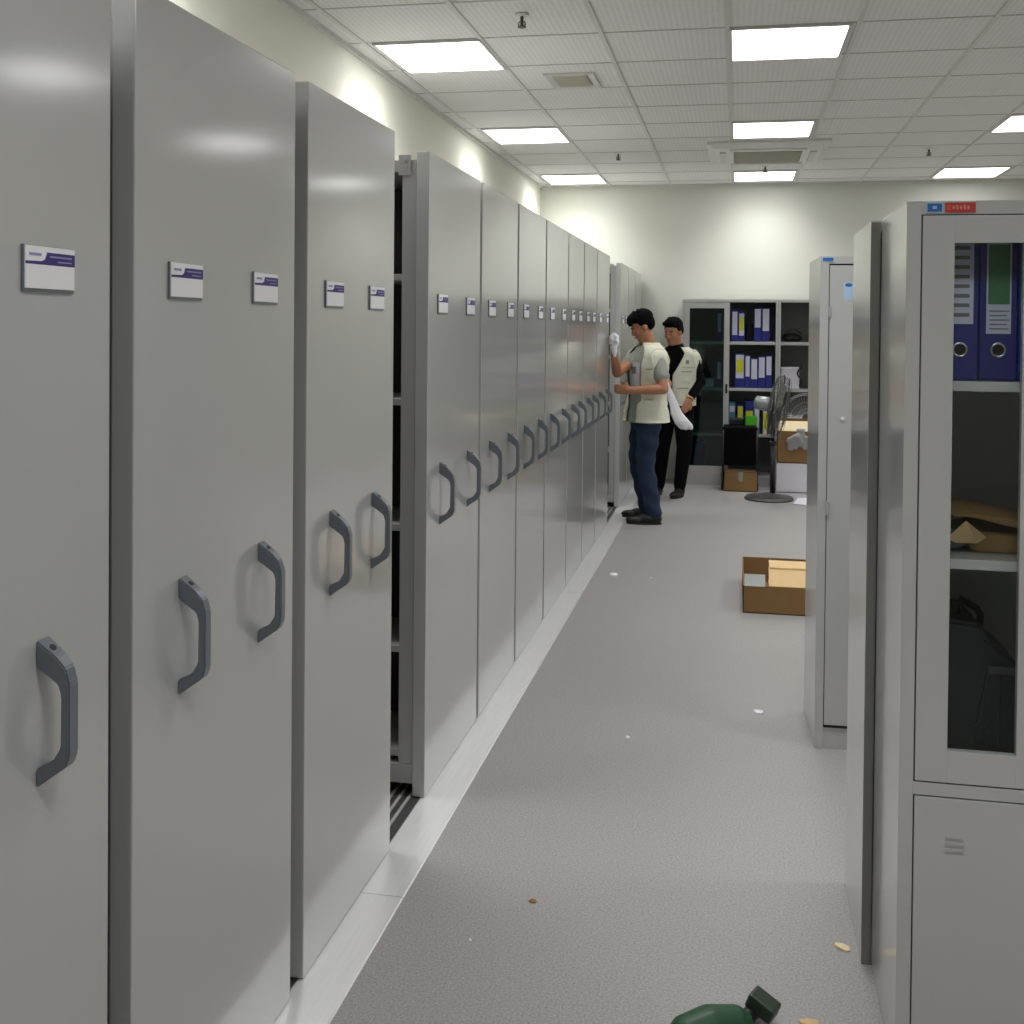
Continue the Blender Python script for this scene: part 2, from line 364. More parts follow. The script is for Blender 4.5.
def shelf_unit(y0, y1, lbl, tags=2):
    wd = y1-y0; t = thing('mobile_shelf', lbl, 'mobile shelving unit', (-1.5, (y0+y1)/2, 0), 'row of grey mobile shelving units')
    part('end_panel', MB().box(X0-.042, X0, y0, y1, Z0, ZT, b=.003), 'door', t)
    hs = (y0+.168, y1-.175) if wd > .5 else ((y0+y1)/2,)
    for k, yy in enumerate(hs): handle(t, yy)
    for k, yy in enumerate((y0+.172, y1-.165)): label(t, yy)
    a, b = y0+.005, y1-.005; xb = XL+.04; xf = X0-.043; ym = (a+b)/2
    for (px, py, sx, sy) in ((xf-.048, a, .048, .03), (xf-.048, b-.03, .048, .03), (xb, a, .045, .03), (xb, b-.03, .045, .03), (-1.52, a, .045, .03), (-1.52, b-.03, .045, .03)):
        part('upright_post', MB().box(px, px+sx, py, py+sy, .11, 2.03, b=.002), 'side', t)
    part('back_partition', MB().box(xb, xf-.05, ym-.006, ym+.006, .14, 2.02), 'dark', t)  # dark colour stands in for the shade deep inside the shelves
    for z in (.13, .47, .866, 1.275, 1.68):
        part('shelf_board', MB().box(xb+.001, xf-.004, a+.006, ym-.008, z, z+.022, b=.002).box(xb+.001, xf-.004, ym+.008, b-.006, z, z+.022, b=.002), 'side', t)
    part('top_board', MB().box(xb, xf, a, b, 2.03, 2.07, b=.003), 'side', t)
    part('top_bracket', MB().box(xf-.06, xf-.02, a-.004, a+.004, 2.02, 2.085).cyl((xf-.04, a-.006, 2.045), .008, .006, 'y').cyl((xf-.04, a-.006, 2.07), .008, .006, 'y'), 'side', t)
    part('base_carriage', MB().box(xb, xf, a, b, .045, .11, b=.004), 'side', t)
    for px in (-1.35, -1.85):
        for py in (a+.12, b-.12): part('wheel', MB().cyl((px-.012, py, .049), .036, .024, 'x'), 'black', t)
    part('rubber_buffer', MB().box(xf-.012, xf, y1-.012, y1+.006, .05, 2.06), 'seam', t)
    return t
units = [(.91, 1.616, 'nearest mobile shelf end panel, cut by the left edge of the photo'),
 (1.688, 2.370, 'second mobile shelf from the left edge, wide grey panel with two handles'),
 (2.446, 3.112, 'third mobile shelf from the left edge, just before the dark open gap'),
 (3.48, 4.215, 'mobile shelf directly beyond the dark open gap, its frame showing'),
 (4.252, 4.965, 'second mobile shelf beyond the dark open gap'),
 (5.000, 5.725, 'third mobile shelf beyond the dark open gap'),
 (5.760, 6.505, 'fourth mobile shelf beyond the dark open gap'),
 (6.540, 7.195, 'fifth mobile shelf beyond the dark open gap'),
 (7.230, 7.875, 'sixth mobile shelf beyond the dark open gap'),
 (7.915, 8.68, 'mobile shelf beside the raised white cloth of the man in jeans'),
 (9.55, 10.20, 'mobile shelf behind the man in jeans, its side edge facing the second gap'),
 (10.24, 10.88, 'next to last mobile shelf, close to the back wall'),
 (10.92, 11.55, 'last mobile shelf, touching the back wall corner')]
for u in units: shelf_unit(*u)

# ---------------------------------------------------------------- steel cabinets
def cabinet(name, lbl, x0, y0, wd=.90, dp=.40, h=1.795, k=.022, cat='cabinet'):
    """front faces -Y"""
    t = thing(name, lbl, cat, (x0+wd/2, y0+dp/2, 0)); x1 = x0+wd; y1 = y0+dp
    for a, b in ((x0, x0+k), (x1-k, x1)): part('side_panel', MB().box(a, b, y0, y1, 0, h, b=.0015), 'steel', t)
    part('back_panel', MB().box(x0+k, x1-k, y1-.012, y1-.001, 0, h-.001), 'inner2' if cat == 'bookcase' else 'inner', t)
    part('top_panel', MB().box(x0+k-.001, x1-k+.001, y0+.001, y1-.002, h-.028, h-.0005, b=.001), 'steel', t)
    part('plinth', MB().box(x0+k, x1-k, y0+.008, y1-.013, 0, .078), 'steel', t)
    return t, x0, x1, y0, y1
def door_frame(x0, x1, z0, z1, y, gx0, gx1, gz0, gz1, th=.02):
    m = MB(); m.box(x0, gx0, y, y+th, z0, z1, b=.0015); m.box(gx1, x1, y, y+th, z0, z1, b=.0015)
    m.box(gx0-.001, gx1+.001, y, y+th, z0, gz0, b=.0015); m.box(gx0-.001, gx1+.001, y, y+th, gz1, z1, b=.0015); return m
# A: nearest, glass doors above, steel doors below
t, x0, x1, y0, y1 = cabinet('filing_cabinet', 'nearest grey steel cabinet at right with glazed upper door over a vented door', .335, 2.39, k=.0285)
xm = (x0+x1)/2
part('shelf', MB().box(x0+.023, x1-.023, y0+.027, y1-.014, 1.409, 1.43, b=.002), 'steel', t)
part('shelf', MB().box(x0+.023, x1-.023, y0+.027, y1-.014, 1.045, 1.066, b=.002), 'steel', t)
part('middle_rail', MB().box(x0+.023, x1-.023, y0+.001, y1-.014, .586, .612), 'steel', t)
part('seal', MB().box(x0+.0285, x0+.033, y0+.004, y0+.03, .08, 1.765), 'dark', t)
for s, (a, b) in enumerate(((x0+.031, xm-.002), (xm+.002, x1-.024))):
    ga, gb = (.428, .567) if s == 0 else (xm+.002+.21, x1-.09)
    ga, gb = (.428, xm-.075) if s == 0 else (xm+.075, x1-.085)
    gb = .5585 if s == 0 else gb
    d = part('glass_door', door_frame(a, b, .615, 1.765, y0-.001, ga, gb, .68, 1.709), 'steel', t)
    part('pane', MB().box(ga, gb, y0+.008, y0+.012, .68, 1.709), 'glass', d)
    part('door_handle', MB().box((xm-.03 if s == 0 else xm+.015), (xm-.015 if s == 0 else xm+.03), y0-.02, y0-.001, 1.14, 1.24, b=.003), 'black', d)
    d = part('lower_door', MB().box(a, b, y0-.001, y0+.019, .082, .583, b=.002), 'steel', t)
    xc = .444 if s == 0 else 1.12
    for z in (.478, .491, .504): part('louvre', MB().box(xc-.018, xc+.018, y0-.003, y0-.0005, z-.004, z+.001), 'side', d)
    part('lock', MB().cyl((xc+.15 if s == 0 else xc-.15, y0-.006, .40), .009, .006, 'y'), 'handle', d)
    for z in (.118,): part('louvre', MB().box(xc-.02, xc+.02, y0-.003, y0-.0005, z-.006, z+.002), 'dark', d)
m = MB().box(.372, .404, y0-.0015, y0, 1.770, 1.7915, 0).box(.374, .402, y0-.002, y0-.001, 1.7725, 1.789, 1).box(.384, .392, y0-.0022, y0-.0019, 1.778, 1.784, 0)
part('blue_sticker', m, ['skyblue', 'blues'], t, label='blue sticker with a pale border')
m = MB().box(.408, .466, y0-.0015, y0, 1.7705, 1.7905, 0)
for k in range(5): m.box(.422+k*.007, .4265+k*.007, y0-.002, y0-.0013, 1.777, 1.784+.0015*(k % 2), 1)
m.box(.411, .419, y0-.002, y0-.0013, 1.775, 1.786, 2)
part('red_sticker', m, ['red', mat('faded_red_print', rgb(214, 132, 120), .5), mat('orange_red_print', rgb(206, 92, 50), .5)], t, label='red sticker with light writing')
# B: back to back behind A
t, x0, x1, y0, y1 = cabinet('filing_cabinet', 'tall grey steel cabinet standing directly behind the nearest glazed one', .311, 2.802)
part('front_door', MB().box(x0+.026, x1-.026, y0-.0005, y0+.018, .08, 1.76, b=.002), 'steel', t)
part('front_frame', MB().box(x0+.001, x0+.023, y0-.0006, y0+.01, 0, 1.79), mat('recess_shade_grey', rgb(128, 128, 125), .45), t)  # darker grey is the recess shade behind A, put into the colour
# C: two steel doors, beyond a free space
t, x0, x1, y0, y1 = cabinet('filing_cabinet', 'grey two-door steel cabinet standing alone beside the open carton', .287, 4.235, h=1.802, k=.031)
t.rotation_euler.z = R(2)
xm = (x0+x1)/2
part('seal', MB().box(x0+.022, x1-.022, y0+.006, y0+.02, .078, 1.775), 'seam', t)
for s, (a, b) in enumerate(((x0+.0335, xm-.002), (xm+.002, x1-.033))):
    d = part('steel_door', MB().box(a, b, y0-.001, y0+.015, .09, 1.768, b=.002), 'steel', t)
    xk = .372 if s == 0 else 1.1
    part('catch', MB().cyl((xk, y0-.006, 1.213), .006, .006, 'y'), 'white', d)
    part('hinge', MB().cyl((a+.002 if s == 0 else b-.002, y0-.004, .86), .007, .05), 'side', d)
    part('hinge', MB().cyl((a+.002 if s == 0 else b-.002, y0-.004, 1.58), .005, .04), 'side', d)
part('blue_sticker', MB().box(.292, .335, y0-.0015, y0, 1.782, 1.798, 0).box(.295, .332, y0-.002, y0-.001, 1.784, 1.796, 1), ['skyblue', 'blues'], t, label='blue sticker on the top rail')
part('paper_label', MB().box(.370, .404, y0-.0022, y0-.001, 1.643, 1.706, 0).ell((.387, y0-.0022, 1.697), (.013, .001, .007), m=1), ['skyblue', 'blues'], t, label='pale blue label with dark blue top')

# back wall cabinets with sliding glass doors
def slide_cab(x0, lbl, glass_left):
    t, x0, x1, y0, y1 = cabinet('bookcase', lbl, x0, 11.17, .925, .40, 1.83, cat='bookcase')
    part('base_rail', MB().box(x0+.022, x1-.022, y0+.002, y0+.03, .078, .10), 'steel', t)
    for z in (.50, .95, 1.405): part('shelf', MB().box(x0+.023, x1-.023, y0+.045, y1-.014, z-.018, z+.012, b=.002), 'steel', t)
    xm = (x0+x1)/2
    part('bottom_board', MB().box(x0+.023, x1-.023, y0+.03, y1-.014, .078, .1), 'inner', t)
    for k in range(2):
        a, b = (x0+.023, xm-.0) if glass_left else (xm+.0, x1-.023)
        yy = y0+.004+k*.02
        if k: a += .004; b -= .004
        d = part('sliding_door', door_frame(a, b, .101, 1.80, yy, a+.05, b-.052, .19, 1.742, .014), 'steel', t)
        part('pane', MB().box(a+.05, b-.052, yy+.005, yy+.008, .19, 1.742), 'glassd', d)
        if not k: part('door_handle', MB().box(b-.035, b-.015, yy-.006, yy+.001, .91, 1.0, b=.002), 'black', d)
    return t
slide_cab(-.535, 'left bookcase at the back wall, blue binders in its open half', True)
slide_cab(.393, 'right bookcase at the back wall, white papers on its shelf', False)

# ---------------------------------------------------------------- binders
def binder(x, y, z, wd, h, dp, cm, lbl, lm='label', lz=(.30, .92), lw=.62, ring=False, extra=None, group='blue binders on the back bookcase shelves', lm2=None, mark=False):
    t = thing('ring_binder', lbl, 'binder', (x+wd/2, y+dp/2, z), group)
    part('cover', MB().box(x, x+wd, y, y+dp, z, z+h, b=.003), cm, t)
    a = x+wd*(1-lw)/2; b = x+wd*(1+lw)/2
    m = MB().box(a, b, y-.0015, y+.001, z+h*lz[0], z+h*lz[1], 0)
    if lm2: m.box(a+.003, b-.003, y-.0022, y-.001, z+h*(lz[0]+.17 if mark != 2 else lz[0]+.2), z+h*(lz[1]-(.14 if mark != 2 else 0.03)), 1)
    if mark == 2:
        for q in range(5): m.box(a+.006, b-.004-.004*(q % 2), y-.0023, y-.001, z+h*(lz[0]+.03+q*.03), z+h*(lz[0]+.038+q*.03), 2)
    if mark == 1:
        for q in range(10): m.box(a+.010, b-.008, y-.0023, y-.001, z+h*(lz[0]+.05+q*.065), z+h*(lz[0]+.075+q*.065), 2)
    part('spine_label', m, [lm, lm2 or lm, 'grille'], t)
    if ring:
        c = (x+wd/2, y-.002, z+h*.205)
        part('finger_ring', MB().tube([(c[0]+.0135*math.cos(q*PI/12), c[1], c[2]+.0135*math.sin(q*PI/12)) for q in range(24)], .0022, 8, closed=True).tube([(c[0], y-.0008, c[2]), (c[0], y-.0018, c[2])], .0125, 24, m=1), ['wire', 'black'], t, smooth=False)
    return t
sh = 'binders behind the glass of the nearest cabinet'
binder(.418, 2.47, 1.431, .073, .305, .29, 'navy', 'navy binder with a tall white lined label, leftmost behind the near glass', lz=(.38, .985), lw=.70, ring=True, group=sh, mark=1)
binder(.493, 2.47, 1.431, .073, .305, .29, 'navy', 'navy binder with green and white label behind the near glass', lz=(.315, .95), lw=.66, ring=True, group=sh, lm2='glabel', mark=2)
binder(.570, 2.465, 1.431, .073, .305, .29, 'lblue', 'brighter blue binder at the right edge of the near glass', lz=(.31, .97), lw=.7, ring=True, group=sh)
Y = 11.24
def row(z, items, where):
    for i, (px, wd, h, cm, lm, lz, lm2, d) in enumerate(items):
        binder(px, Y, z, wd, h, .27, cm, d+' on the '+where, lm, lz, .8, lm2=lm2)
row(1.418, [(-.055, .062, .315, 'blue', 'label', (.2, .93), None, 'leftmost blue binder with white label'),
            (.012, .06, .29, 'blue', 'label', (.2, .95), 'yellow', 'blue binder with yellow label'),
            (.162, .07, .33, 'blue', 'label', (.42, .97), None, 'blue binder with the shortest label'),
            (.237, .075, .33, 'blue', 'label', (.32, .97), None, 'rightmost blue binder with white label')], 'top shelf of the left bookcase')
row(.963, [(-.018, .095, .335, 'blue', 'label', (.28, .97), 'yellow', 'wide blue binder with yellow and white label'),
           (.08, .05, .32, 'blue', 'label', (.35, .97), None, 'slim blue binder with tall white label'),
           (.133, .07, .29, 'blue', 'label', (.3, .97), None, 'blue binder with low white label'),
           (.206, .07, .31, 'blue', 'label', (.33, .97), None, 'blue binder with higher white label'),
           (.279, .06, .32, 'blue', 'label', (.4, .97), None, 'plain blue binder nearest the divider')], 'middle shelf of the left bookcase')
row(.513, [(-.07, .06, .30, 'teal', 'label', (.7, .9), None, 'teal folder'),
           (.01, .06, .28, 'blue', 'yellow', (.3, .95), None, 'blue binder with all yellow label'),
           (.085, .085, .32, 'blue', 'yellow', (.2, .7), None, 'taller blue binder behind the green box'),
           (.175, .05, .28, 'teal', 'label', (.2, .95), None, 'slim pale binder with white label'),
           (.26, .04, .26, 'cream', 'yellow', (.2, .8), None, 'cream folder')], 'low shelf of the left bookcase')
def tray(x, y, z, sx, sy, h, name, lbl, cat, cm):
    m = MB(); m.box(x, x+sx, y, y+sy, z, z+.004)
    for a in ((x, x+sx, y, y+.004), (x, x+sx, y+sy-.004, y+sy), (x, x+.004, y, y+sy), (x+sx-.004, x+sx, y, y+sy)): m.box(*a, z, z+h)
    return single(name, m, cm, lbl, cat)
single('document_case', MB().box(.085, .15, 11.42, 11.53, 1.42, 1.60, b=.01), 'black', 'small black case in the gap on the top shelf of the left bookcase', 'case')
m = MB()
for k in range(7): m.box(-.44+.004*(k % 2), -.23+.004*(k % 3), 11.25, 11.45, .964+k*.012, .973+k*.012, b=.001)
single('paper_stack', m, 'paper', 'small pile of papers behind the closed glass door of the left bookcase', 'papers')
single('document_case', MB().box(-.42, -.30, 11.25, 11.45, .102, .42, b=.015), 'navy', 'dark blue case at the bottom behind the closed glass door', 'case')
for i, (x, h, l) in enumerate(((-.20, .30, 'dark blue binder at right end of upper shelf behind the closed glass door'), (-.20, .27, 'dark blue binder at right end of middle shelf behind the closed glass door'))):
    binder(x, 11.25, 1.418 if i == 0 else .963, .055, h, .27, 'navy', l)
# right bookcase contents
m = MB()
for k in range(10): m.box(.425+.003*(k % 3), .60-.004*(k % 2), 11.24, 11.46, .964+k*.021, .982+k*.021, b=.002)
single('paper_stack', m, 'paper', 'tall stack of white papers on the right bookcase shelf', 'papers')
single('cable', MB().tube([(.60+.02*math.sin(k*.9), 11.225, 1.0+k*.022) for k in range(11)], .009, 8), 'black', 'short black cable hanging before the white papers', 'cable', smooth=True)
mb = MB()
mb.ell((.53, 11.36, 1.465), (.09, .08, .045)).ell((.48, 11.34, 1.46), (.05, .07, .04)).ell((.58, 11.34, 1.455), (.05, .07, .035)).tube([(.45, 11.27, 1.49), (.5, 11.26, 1.53), (.56, 11.26, 1.54), (.62, 11.28, 1.5)], .009)
single('soft_bag', remesh(mb, .008, 4), 'black', 'crumpled black bag on the top shelf of the right bookcase', 'bag', smooth=True)
tray(.085, 11.0, .612, .11, .12, .085, 'green_box', 'bright green open plastic box standing on the black chair', 'box', 'green')
single('document_case', MB().box(-.06, .07, 10.98, 11.1, .612, .68, b=.012), 'black', 'small black pouch on the black chair, left of the green box', 'case')

# ---------------------------------------------------------------- black chair with box beneath, in front of the bookcase
t = thing('black_chair', 'low black cushioned chair standing before the back bookcase', 'chair', (.045, 10.98, 0))
part('backrest', MB().box(-.125, .205, 10.86, 10.90, .24, .605, b=.014), 'blackcloth', t)
part('seat', MB().box(-.12, .20, 10.895, 11.14, .565, .61, b=.014), 'blackcloth', t)
for sx in (-1, 1):
    for y_, yb in ((10.87, 10.84), (11.12, 11.14)):
        xx = .04+sx*.155
        part('leg', MB().tube([(xx, y_, .58), (xx, y_, .28), (xx+sx*.008, yb, .008)], .011), 'black', t, smooth=True)
part('stretcher', MB().tube([(-.115, 11.12, .3), (.195, 11.12, .3)], .009), 'black', t)
def carton(name, x0, x1, y0, y1, z0, h, lbl, flaps=(), cm='card', th=.005, closed=False):
    t = thing(name, lbl, 'box', ((x0+x1)/2, (y0+y1)/2, z0)); m = MB()
    m.box(x0, x1, y0, y1, z0, z0+th)
    m.box(x0, x1, y0, y0+th, z0, z0+h); m.box(x0, x1, y1-th, y1, z0, z0+h); m.box(x0, x0+th, y0, y1, z0, z0+h); m.box(x1-th, x1, y0, y1, z0, z0+h)
    if closed: m.box(x0, x1, y0, y1, z0+h-th, z0+h)
    part('box_body', m, cm, t); return t
t = carton('cardboard_box', -.105, .205, 10.80, 11.02, .002, .185, 'brown cardboard box pushed under the black chair', closed=True)
part('tape', MB().box(.03, .07, 10.798, 10.8, .10, .187).box(.03, .07, 10.798, 11.02, .187, .1885), 'tape', t)

# pedestal fan
t = thing('pedestal_fan', 'large grey pedestal fan seen edge-on before the right bookcase', 'fan', (.30, 10.38, 0))
part('base', MB().lathe((.30, 10.38, 0), [(.215, 0), (.22, .012), (.205, .03), (.12, .042), (.045, .06)], 40), 'fan', t, smooth=False)
part('pole', MB().cyl((.33, 10.38, .05), .024, .45).cyl((.33, 10.38, .5), .016, .34).cyl((.33, 10.38, .49), .032, .04), 'black', t, smooth=True)
hc = Vector((.375, 10.38, .845)); ax = Vector((.97, -.12, -.16)).normalized(); e1 = ax.cross(Vector((0, 0, 1))).normalized(); e2 = e1.cross(ax)
part('motor', MB().tube([hc-ax*.22, hc-ax*.20, hc-ax*.10, hc-ax*.06], [.03, .06, .068, .05], 20), 'fanl', t, smooth=True)
def ringpts(c, r, n=40): return [c+e1*math.cos(2*PI*k/n)*r+e2*math.sin(2*PI*k/n)*r for k in range(n)]
m = MB(); rr = .275
for o_, r_ in ((-.05, .27), (.05, .27), (0, .285)): m.tube(ringpts(hc+ax*o_, r_), .006 if o_ == 0 else .003, 6, closed=True)
for k in range(36):
    q = 2*PI*k/36; d = e1*math.cos(q)+e2*math.sin(q)
    for s in (-1, 1): m.tube([hc+ax*.075*s+d*.04, hc+ax*.07*s+d*.15, hc+ax*.05*s+d*.25, hc+d*.285], .0016, 4)
for s in (-1, 1):
    for r_ in (.04, .1, .17, .23): m.tube(ringpts(hc+ax*.072*s, r_), .0018, 4, closed=True)
part('fan_guard', m, 'fan', t)
m = MB()
for k in range(3):
    q0 = 2*PI*k/3; vs = []
    for i in range(7):
        r_ = .03+.22*i/6
        for j, s in enumerate((-1, 1)):
            q = q0+s*(.42-.15*abs(i-4)/4); vs.append(hc+(e1*math.cos(q)+e2*math.sin(q))*r_+ax*s*.025)
    fs = [(2*i, 2*i+1, 2*i+3, 2*i+2) for i in range(6)]; m.add(vs, fs); m.add([v+ax*.002 for v in vs], [f[::-1] for f in fs])
m.tube([hc-ax*.03, hc+ax*.03], .035, 16)
part('blade', m, 'grille', t)
part('hub_cap', MB().tube([hc+ax*.07, hc+ax*.085], [.045, .03], 20), 'fan', t, smooth=True)
# boxes at the right of the fan
t = carton('white_box', .375, .72, 10.86, 11.06, .002, .28, 'white box on the floor under the open brown carton', cm='paper', closed=True)
t = carton('cardboard_box', .385, .72, 10.86, 11.06, .2825, .30, 'open brown carton with pale flap on top of the white box')
part('flap', MB().prism([(10.858, .582), (10.862, .586), (10.935, .668), (10.93, .672)], 'x', .372, .70), 'cream', t, label='pale flap folded up and back')
part('flap', MB().prism([(11.06, .582), (11.056, .582), (11.045, .69), (11.049, .69)], 'x', .385, .72), 'card', t)
mb = MB()
for k in range(44):
    mb.ell((.49+.19*random.random(), 10.842-.006*random.random(), .42+.11*random.random()), (.022+.02*random.random(), .012+.006*random.random(), .02+.02*random.random()), Matrix.Rotation(random.uniform(-1, 1), 3, 'Y'), seg=10, rings=8)
mb.ell((.60, 10.845, .54), (.05, .012, .06)).ell((.60, 10.87, .597), (.05, .04, .012))
single('plastic_bag', remesh(mb, .01, 3), 'plastic', 'crumpled clear plastic bag hanging over the open brown carton edge', 'plastic bag', smooth=True)
# detached fan guard leaning on the bookcase
t = thing('pedestal_fan', 'second fan, its round wire grille showing behind the brown carton', 'fan', (.66, 11.11, 0))
c = Vector((.665, 11.12, .69)); m = MB()
def cp(r, q, b=0): return c+Vector((math.cos(q)*r, -b, math.sin(q)*r))
for r_ in (.235, .22, .15, .09, .05): m.tube([cp(r_, 2*PI*k/40, .05*(1-r_/.235)) for k in range(40)], .004 if r_ > .2 else .002, 6, closed=True)
for k in range(48): m.tube([cp(r_, 2*PI*k/48, .05*(1-r_/.235)) for r_ in (.04, .1, .17, .235)], .0016, 4)
part('guard_wires', m, 'wire', t)
part('guard_badge', MB().tube([cp(0, 0, .045), cp(0, 0, .055)], .045, 24), 'fan', t)
# the stand that carries it
part('stand_pole', MB().cyl((.665, 11.125, .02), .012, .66).cyl((.665, 11.118, .0), .045, .02), 'fan', t)
single('paper_sheet', MB().add([(.50, 10.13, .006), (.66, 10.10, .004), (.68, 10.55, .004), (.56, 10.5, .004), (.6, 10.3, .012)], [(0, 1, 4), (1, 2, 4), (2, 3, 4), (3, 0, 4)]).add([(.50, 10.13, .002), (.66, 10.10, .001), (.68, 10.55, .001), (.56, 10.5, .001)], [(3, 2, 1, 0)]), 'paper', 'white paper sheet on the floor beside the fan base', 'paper')

# ---------------------------------------------------------------- carton in the aisle
t = carton('cardboard_box', .048, .43, 6.17, 6.95, .001, .15, 'open brown carton on the aisle floor beside the lone two-door cabinet')
part('flap', MB().prism([(6.172, .148), (6.166, .148), (6.20, .205), (6.206, .205)], 'x', .055, .165), 'tape', t, label='short flap with grey tape')
single('cardboard_piece', MB().prism([(6.19, .135), (6.20, .13), (6.33, .225), (6.32, .232)], 'x', .185, .40, bev=.003).box(.19, .40, 6.30, 6.50, .215, .228, b=.003).box(.19, .40, 6.2, 6.5, .01, .12, b=.004), 'cardl', 'pale cardboard packing piece sticking out of the aisle carton', 'packing piece')
mb = MB().ell((.33, 6.72, .07), (.08, .12, .07)).ell((.36, 6.66, .12), (.05, .08, .06)).ell((.25, 6.74, .05), (.05, .08, .045))
single('black_bag', remesh(mb, .008, 3), 'black', 'dark crumpled bag at the rear of the aisle carton', 'bag', smooth=True)

# ---------------------------------------------------------------- things inside the nearest cabinet
t = thing('cardboard_box', 'opened flattened brown carton on the middle shelf of the glazed cabinet', 'box', (.60, 2.6, 1.067))
part('box_body', MB().prism([(.485, 1.075), (.50, 1.067), (.80, 1.067), (.80, 1.105), (.52, 1.11), (.475, 1.10)], 'y', 2.50, 2.70, bev=.003), 'card', t)
part('flap', MB().prism([(.45, 1.142), (.49, 1.152), (.55, 1.143), (.66, 1.118), (.80, 1.112), (.80, 1.106), (.66, 1.110), (.55, 1.128), (.49, 1.142)], 'y', 2.48, 2.70, bev=.002), 'card', t)
part('flap', MB().add([(.435, 2.47, 1.098), (.472, 2.46, 1.138), (.512, 2.465, 1.105), (.498, 2.485, 1.088), (.455, 2.48, 1.088)], [(0, 1, 2, 3, 4)]).add([(.435, 2.476, 1.098), (.472, 2.466, 1.138), (.512, 2.471, 1.105), (.498, 2.491, 1.088), (.455, 2.486, 1.088)], [(4, 3, 2, 1, 0)]), 'cardl', t)
mb = MB().ell((.455, 2.53, 1.087), (.03, .04, .02)).ell((.475, 2.56, 1.083), (.035, .04, .016)).ell((.44, 2.6, 1.09), (.03, .04, .022))
single('plastic_wrap', remesh(mb, .005, 2), mat('grey_blue_wrap', rgb(96, 112, 124), .3, 0, .3, 40, .5, 60), 'crumpled grey blue plastic wrap beside the flattened carton', 'plastic wrap', smooth=True)
single('wooden_board', MB().box(.40, .80, 2.47, 2.75, .613, .632, b=.002, rz=R(3)), 'card', 'brown board under the black tool case', 'board')
t = thing('tool_case', 'black tool case with a raised handle in the bottom of the glazed cabinet', 'case', (.53, 2.6, .633))
part('case_shell', MB().prism([(.40, .668), (.42, .645), (.455, .633), (.59, .633), (.608, .65), (.606, .80), (.597, .825), (.53, .875), (.515, .91), (.40, .92)], 'y', 2.52, 2.74, bev=.008), 'case', t)
part('case_lid', MB().prism([(.50, .66), (.60, .65), (.598, .805), (.585, .82), (.53, .822)], 'y', 2.505, 2.53, bev=.005), 'case', t)
part('latch', MB().box(.528, .583, 2.496, 2.51, .812, .826, b=.002), 'fan', t)
part('ridge', MB().box(.549, .554, 2.498, 2.51, .66, .81, b=.001), 'black', t)
part('carry_handle', MB().tube([(.485, 2.60, .90), (.478, 2.60, .935), (.488, 2.60, .945), (.522, 2.60, .925), (.53, 2.60, .912), (.528, 2.60, .87)], .008, 10), 'case', t, smooth=True)

# ---------------------------------------------------------------- small things on the floor
t = thing('power_drill', 'dark green cordless power drill lying at the bottom of the photo', 'power drill', (0, 2.45, 0))
mb = MB().tube([(-.12, 2.34, .038), (-.095, 2.37, .04), (-.04, 2.41, .042), (.02, 2.44, .038), (.04, 2.455, .034)], [.02, .036, .042, .036, .022], 18).tube([(-.02, 2.43, .03), (.02, 2.36, .026), (.03, 2.31, .024)], [.026, .02, .022], 14)
part('motor_housing', remesh(mb, .004, 4), 'toolg', t, smooth=True)
part('chuck', MB().tube([(-.165, 2.31, .035), (-.15, 2.32, .036), (-.12, 2.34, .038)], [.008, .018, .022], 16), 'black', t, smooth=True)
m = MB().box(-.032, .032, -.024, .024, 0, .034, b=.006)
mm = Matrix.Translation((.068, 2.515, .026)) @ Matrix.Rotation(R(-24), 4, 'Z') @ Matrix.Rotation(R(22), 4, 'Y')
m.v = [tuple(mm @ Vector(v)) for v in m.v]
part('battery_pack', m, 'toold', t)
part('battery_latch', MB().box(.05, .066, 2.505, 2.515, .012, .026, b=.002), 'red', t)
part('grip_neck', MB().tube([(.03, 2.455, .03), (.045, 2.50, .024), (.06, 2.53, .024)], [.02, .017, .016], 12), 'black', t, smooth=True)
def scrap(name, x, y, sx, sy, h, rz, cm, lbl, cat):
    m = MB(); n = 7
    top = [(math.cos(2*PI*k/n)*sx*(.8+.35*random.random()), math.sin(2*PI*k/n)*sy*(.8+.35*random.random())) for k in range(n)]
    c, s = math.cos(rz), math.sin(rz); P_ = [(x+a*c-b*s, y+a*s+b*c) for a, b in top]
    m.add([(a, b, .0005) for a, b in P_]+[(a, b, h*(.5+.5*random.random())) for a, b in P_]+[(x, y, h*1.3)],
          [tuple(range(n))[::-1]]+[(i, (i+1) % n, n+(i+1) % n, n+i) for i in range(n)]+[(n+i, n+(i+1) % n, 2*n) for i in range(n)])
    return single(name, m, cm, lbl, cat)
scrap('paper_scrap', -.733, 6.93, .028, .05, .008, .2, 'white', 'white paper scrap on the floor beside the rail, near the men', 'paper scrap')
scrap('paper_scrap', .10, 4.57, .018, .03, .008, .5, 'white', 'white paper scrap on the floor before the lone two-door cabinet', 'paper scrap')
scrap('paper_scrap', -.383, 4.18, .008, .012, .004, .5, 'white', 'tiny white crumb on the mid aisle floor', 'paper scrap')
scrap('paper_scrap', -.50, 6.9, .008, .015, .004, .5, 'paper', 'tiny pale crumb farther up the aisle floor', 'paper scrap')
scrap('paper_scrap', -.635, 2.70, .004, .006, .003, .5, 'white', 'tiny white speck on the near floor by the rail', 'paper scrap')
scrap('wood_chip', -.516, 2.92, .010, .012, .005, .8, 'card', 'tiny brown chip on the near floor', 'chip')
scrap('cardboard_scrap', .274, 2.86, .022, .012, .008, -.5, 'cream', 'cream cardboard scrap at the foot of the right cabinets', 'cardboard scrap')
scrap('cardboard_scrap', .175, 2.53, .022, .012, .008, .1, 'cardl', 'small tan scrap on the floor right of the drill', 'cardboard scrap')

